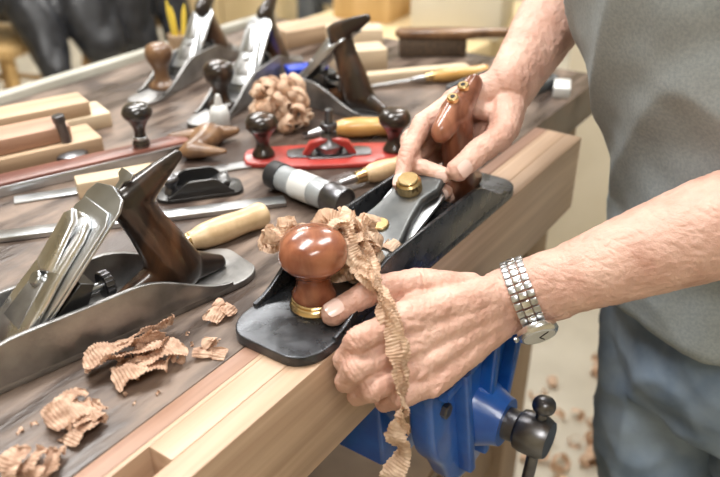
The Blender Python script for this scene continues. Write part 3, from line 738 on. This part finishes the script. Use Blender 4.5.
for i,(an,l) in enumerate(((20,.009),(130,.012))):
    dv=(tg*math.cos(math.radians(an))+ldir*math.sin(math.radians(an)))
    cyl('hand_%d'%i,cp+cn*.0103,cp+cn*.0103+dv*l,.0005,M['black'],wt,8,.0001)
cyl('crown',cp+cn*.005-ldir*.0185,cp+cn*.005-ldir*.0225,.0028,M['steel'],wt,16)

# clothes
u=Vector((.30,.954,0)); w=Vector((-.954,.30,0))
OX,OY=18,-26
def ring(x,y,h,a,b): return (V(x+OX,y+OY,h),a,b,u,w)
bm=bmesh.new()
loft(bm,[ring(852,74,-112,.176,.134),ring(852,76,-80,.172,.132),ring(850,84,0,.168,.130),ring(842,102,80,.172,.132),ring(824,130,180,.186,.132),ring(805,144,280,.204,.128),ring(801,138,360,.197,.112),ring(797,134,420,.150,.085),ring(792,134,470,.075,.065),ring(790,134,490,.062,.060)])
capsule(bm,V(862,262,430),.078,rsh.lerp(re,.55),.070,32,4)
capsule(bm,V(758,-30,405),.078,lsh.lerp(le,.50),.068,32,4)
capsule(bm,V(830,180,400),.08,V(867,280,435),.07,32,4)
def fold(co,n):
    p=co
    d=.009*noise.noise(Vector((p.x*7+p.z*5,p.y*7-p.z*3,p.z*2.2)))
    r_=noise.noise(Vector((p.x*12+p.z*9,p.y*12,p.z*3+3)))
    d+=.009*(1-abs(r_)*2.2)
    d+=.002*noise.noise(p*28)
    return d
fuse('t_shirt',bm,M['shirt'],man,.006,5,fold)
bm=bmesh.new()
loft(bm,[ring(858,68,-60,.155,.112),ring(858,68,-115,.158,.114),ring(858,66,-200,.166,.118),ring(860,64,-250,.155,.105)])
capsule(bm,V(908,112,-190),.096,V(894,96,-500),.076,32,6)
capsule(bm,V(894,96,-500),.076,V(921,112,-870),.058,32,6)
capsule(bm,V(850,-38,-190),.096,V(825,-88,-500),.076,32,6)
capsule(bm,V(825,-88,-500),.076,V(866,-123,-870),.058,32,6)
def jfold(co,n):
    p=co
    r_=noise.noise(Vector((p.x*10+p.z*3,p.y*10-p.z*4,p.z*9)))
    r2=noise.noise(Vector((p.x*18,p.y*18+p.z*9,p.z*16+4)))
    return .009*noise.noise(Vector((p.x*6,p.y*6,p.z*5)))+.009*(1-abs(r_)*2.4)+.004*(1-abs(r2)*3)
fuse('jeans',bm,M['jeans'],man,.006,3,jfold)
for i,(x,y) in enumerate(((921,112),(866,-123))):
    bm=bmesh.new()
    capsule(bm,V(x+10,y,-905),.040,V(x-120,y+35,-912),.036); capsule(bm,V(x,y,-880),.045,V(x,y,-905),.045)
    capsule(bm,V(x-60,y+18,-900),.042,V(x-140,y+42,-916),.032)
    so=fuse('shoe_%d'%i,bm,M['shoe'],man,.005,6,None)
    for v in so.data.vertices: v.co.z=max(v.co.z,.002)
# neck + head, looking down at the plane
bm=bmesh.new()
hc=V(745,130,660)
capsule(bm,V(808,112,440),.062,V(772,123,590),.056)
fw=Vector((-.80,.22,-.55)).normalized(); sd=Vector((0,0,1)).cross(fw).normalized(); upv=fw.cross(sd).normalized()
if upv.z<0: upv=-upv
rot=Matrix(((fw.x,sd.x,upv.x,0),(fw.y,sd.y,upv.y,0),(fw.z,sd.z,upv.z,0),(0,0,0,1)))
def H(f_,s_,u_): return hc+fw*f_+sd*s_+upv*u_
ellipsoid(bm,H(-.012,0,.028),.098,.076,.092,rot); ellipsoid(bm,H(.022,0,-.035),.068,.062,.080,rot)
capsule(bm,H(.060,0,-.088),.026,H(.03,0,-.085),.035)
capsule(bm,H(.094,0,.010),.009,H(.118,0,-.030),.014)
capsule(bm,H(.108,.010,-.034),.009,H(.108,-.010,-.034),.009)
capsule(bm,H(.082,.034,.028),.011,H(.088,.010,.026),.010); capsule(bm,H(.082,-.034,.028),.011,H(.088,-.010,.026),.010)
capsule(bm,H(.070,.042,-.020),.020,H(.060,.045,-.03),.020); capsule(bm,H(.070,-.042,-.020),.020,H(.060,-.045,-.03),.020)
for s_ in (-1,1):
    ellipsoid(bm,H(-.008,s_*.078,-.008),.020,.008,.032,rot)
fuse('head_and_neck',bm,M['skin'],man,.004,4,None)
bm=bmesh.new(); ellipsoid(bm,H(-.020,0,.040),.098,.082,.094,rot); ellipsoid(bm,H(-.050,0,-.01),.066,.074,.085,rot)
fuse('hair',bm,M['hair'],man,.005,3,lambda c,n:.004*noise.noise(c*60))
for s_ in (-1,1):
    bm=bmesh.new(); ellipsoid(bm,H(.080,s_*.030,.008),.012,.014,.009,rot); link('eye_%d'%(s_+1),frombm('eye',bm),M['eye'],man)
    bm=bmesh.new(); ellipsoid(bm,H(.0905,s_*.030,.007),.003,.006,.006,rot); link('iris_%d'%(s_+1),frombm('iris',bm),M['iris'],man)
bm=bmesh.new(); capsule(bm,H(.092,.022,-.062),.005,H(.097,0,-.061),.007); capsule(bm,H(.097,0,-.061),.007,H(.092,-.022,-.062),.005); link('lips',frombm('lips',bm),M['lips'],man)

# ------------------------------------------------------------------ background furniture
def stool(name,x,y,h=.60,s_=.34,rz=.3):
    e=empty(name,T(x,y,0,rz))
    box('seat',(s_,s_,.035),M['stool'],e,T(0,0,h-.018),.006)
    for i,(a,b) in enumerate(((-1,-1),(1,-1),(1,1),(-1,1))):
        turned('leg_%d'%i,(a*s_*.55,b*s_*.55,0),(a*s_*.40,b*s_*.40,h-.03),[(.018,0),(.022,.3),(.022,.8),(.018,1)],M['stool'],e,16)
    for i in range(4):
        an=i*math.pi/2; c_=Matrix.Rotation(an,3,'Z')
        for hh in (.16,.36):
            k_=.55-.15*hh/(h-.03)
            p=c_@Vector((-s_*k_,-s_*k_,hh)); q=c_@Vector((s_*k_,-s_*k_,hh))
            cyl('rung_%d_%d'%(i,int(hh*100)),p,q,.011,M['stool'],e)
    return e
stool('wooden_stool',1.66,2.80,.57); stool('wooden_stool',2.20,2.68,.57,.34,.1); stool('wooden_stool',1.70,3.6,.57,.34,.5)
bm=bmesh.new()
ellipsoid(bm,Vector((1.95,2.74,.715)),.44,.20,.12,Matrix.Rotation(-.2,4,'Z'))
capsule(bm,Vector((1.68,2.60,.70)),.09,Vector((1.64,2.46,.50)),.06); capsule(bm,Vector((1.85,2.52,.68)),.12,Vector((1.84,2.44,.56)),.09); capsule(bm,Vector((2.02,2.50,.68)),.12,Vector((2.00,2.44,.54)),.08); capsule(bm,Vector((2.20,2.46,.70)),.08,Vector((2.18,2.38,.50)),.06)
fuse('black_duffel_bag',bm,M['blackbag'],None,.012,4,lambda c,n:.03*(abs(noise.noise(Vector((c.x*9,c.y*9,c.z*4))))-.2))
def cab(name,x0,x1,y0,y1,h,m,doors=2):
    e=empty(name); 
    box('carcass',(x1-x0,y1-y0,h-.06),m,e,T((x0+x1)/2,(y0+y1)/2,(h-.06)/2+.02),.004)
    box('plinth',(x1-x0-.04,y1-y0-.04,.02),M['grey'],e,T((x0+x1)/2,(y0+y1)/2,.01),.001)
    box('worktop',(x1-x0+.04,y1-y0+.04,.04),M['ply'],e,T((x0+x1)/2,(y0+y1)/2,h-.02),.004)
    n=doors; wy=(y1-y0)/n
    for i in range(n):
        box('door_panel_%d'%i,(.018,wy-.012,h-.14),m,e,T(x0-.010,y0+wy*(i+.5),h/2-.01),.003)
        cyl('door_pull_%d'%i,(x0-.045,y0+wy*(i+.5),h*.75),(x0-.019,y0+wy*(i+.5),h*.75),.012,M['darksteel'],e)
    return e
cab('plywood_cabinet',2.75,3.3,2.30,3.05,1.0,M['ply'],2)
cab('storage_cabinet',2.15,2.70,.22,.74,.86,M['cream'],2)
def table(name,x0,x1,y0,y1,h,m,tm):
    e=empty(name)
    box('top',(x1-x0,y1-y0,.05),tm,e,T((x0+x1)/2,(y0+y1)/2,h-.025),.004)
    for i,(x,y) in enumerate(((x0+.06,y0+.06),(x1-.06,y0+.06),(x0+.06,y1-.06),(x1-.06,y1-.06))):
        box('leg_%d'%i,(.08,.08,h-.05),m,e,T(x,y,(h-.05)/2),.004)
    box('shelf',(x1-x0-.1,y1-y0-.1,.025),m,e,T((x0+x1)/2,(y0+y1)/2,.28),.003)
    box('apron_a',(.025,y1-y0-.2,.10),m,e,T(x0+.06,(y0+y1)/2,h-.10),.003)
    box('apron_b',(x1-x0-.2,.025,.10),m,e,T((x0+x1)/2,y0+.06,h-.10),.003)
    return e
table('wooden_table',1.72,2.35,.86,1.42,.80,M['palewood'],M['ply'])
bo=empty('cardboard_box',T(1.98,1.00,.80,.3)); box('body',(.30,.24,.16),M['cream'],bo,T(0,0,.081),.003); box('lid',(.31,.25,.03),M['cream'],bo,T(0,0,.175),.003)
bo=empty('wooden_crate',T(1.98,1.28,.80,.1)); box('body',(.26,.18,.09),M['stool'],bo,T(0,0,.046),.003); box('rim',(.27,.19,.015),M['redwood'],bo,T(0,0,.098),.002)
table('machine_stand',2.45,3.1,1.62,2.02,.80,M['grey'],M['grey'])
mc=empty('bench_grinder',T(2.70,1.82,.80,.4)); box('motor_housing',(.16,.12,.13),M['grey'],mc,T(0,0,.0655),.02,4)
for s_ in (-1,1): cyl('wheel_%d'%(s_+1),(s_*.10,0,.085),(s_*.135,0,.085),.075,M['castgrey'],mc); cyl('guard_%d'%(s_+1),(s_*.095,0,.085),(s_*.10,0,.085),.085,M['redplane'],mc)
table('wooden_table',3.7,4.5,2.3,3.6,.85,M['stool'],M['ply'])
s=Strips()
for i in range(60):
    x=R.gauss(1.46,.15); y=R.gauss(.31,.09)
    s.curl(Vector((x,y,.012)),R.uniform(.012,.028),R.uniform(.6,1.4),R.uniform(.014,.028),rv(),.004,.0006,.4,4,.005)
s.v=[Vector((v[0],v[1],max(v[2],.001))) for v in s.v]
s.done('floor_shavings',M['paleshav'])

# ------------------------------------------------------------------ lights
em=bpy.data.materials.new('fluorescent_diffuser'); em.use_nodes=True
b=em.node_tree.nodes['Principled BSDF']; b.inputs['Emission Color'].default_value=(1,.98,.95,1); b.inputs['Emission Strength'].default_value=6
for i,(x,y,pw) in enumerate(((.35,.9,38),(1.6,.3,22),(1.6,2.3,32),(-.6,-.6,20),(3.6,1.6,32),(3.4,3.6,32))):
    e=empty('ceiling_light',T(x,y,2.72)); 
    box('housing',(1.25,.32,.07),M['white'],e,T(0,0,.04),.005)
    box('diffuser',(1.2,.27,.012),em,e,T(0,0,.0),.003)
    ld=bpy.data.lights.new('tube','AREA'); ld.shape='RECTANGLE'; ld.size=1.2; ld.size_y=.35; ld.energy=pw; ld.color=(1,.98,.955)
    lo=bpy.data.objects.new('tube_light',ld); scn.collection.objects.link(lo); lo.parent=e; lo.location=(0,0,-.02)
wd=bpy.data.worlds.new('w'); scn.world=wd; wd.use_nodes=True
wd.node_tree.nodes['Background'].inputs[0].default_value=(.9,.95,1,1); wd.node_tree.nodes['Background'].inputs[1].default_value=.4
try:
    scn.view_settings.view_transform='Standard'
except Exception as ex: print(ex)

# ------------------------------------------------------------------ camera
c=bpy.data.cameras.new('camera'); co=bpy.data.objects.new('camera',c); scn.collection.objects.link(co)
c.sensor_width=36; c.lens=772/720*36; c.clip_start=.02
fwd=Vector((.825113*math.cos(math.radians(29.5)),.564967*math.cos(math.radians(29.5)),-math.sin(math.radians(29.5))))
co.location=(0,0,BZ+.4); co.rotation_euler=fwd.to_track_quat('-Z','Y').to_euler()
c.dof.use_dof=True; c.dof.focus_distance=.70; c.dof.aperture_fstop=4.5
scn.camera=co
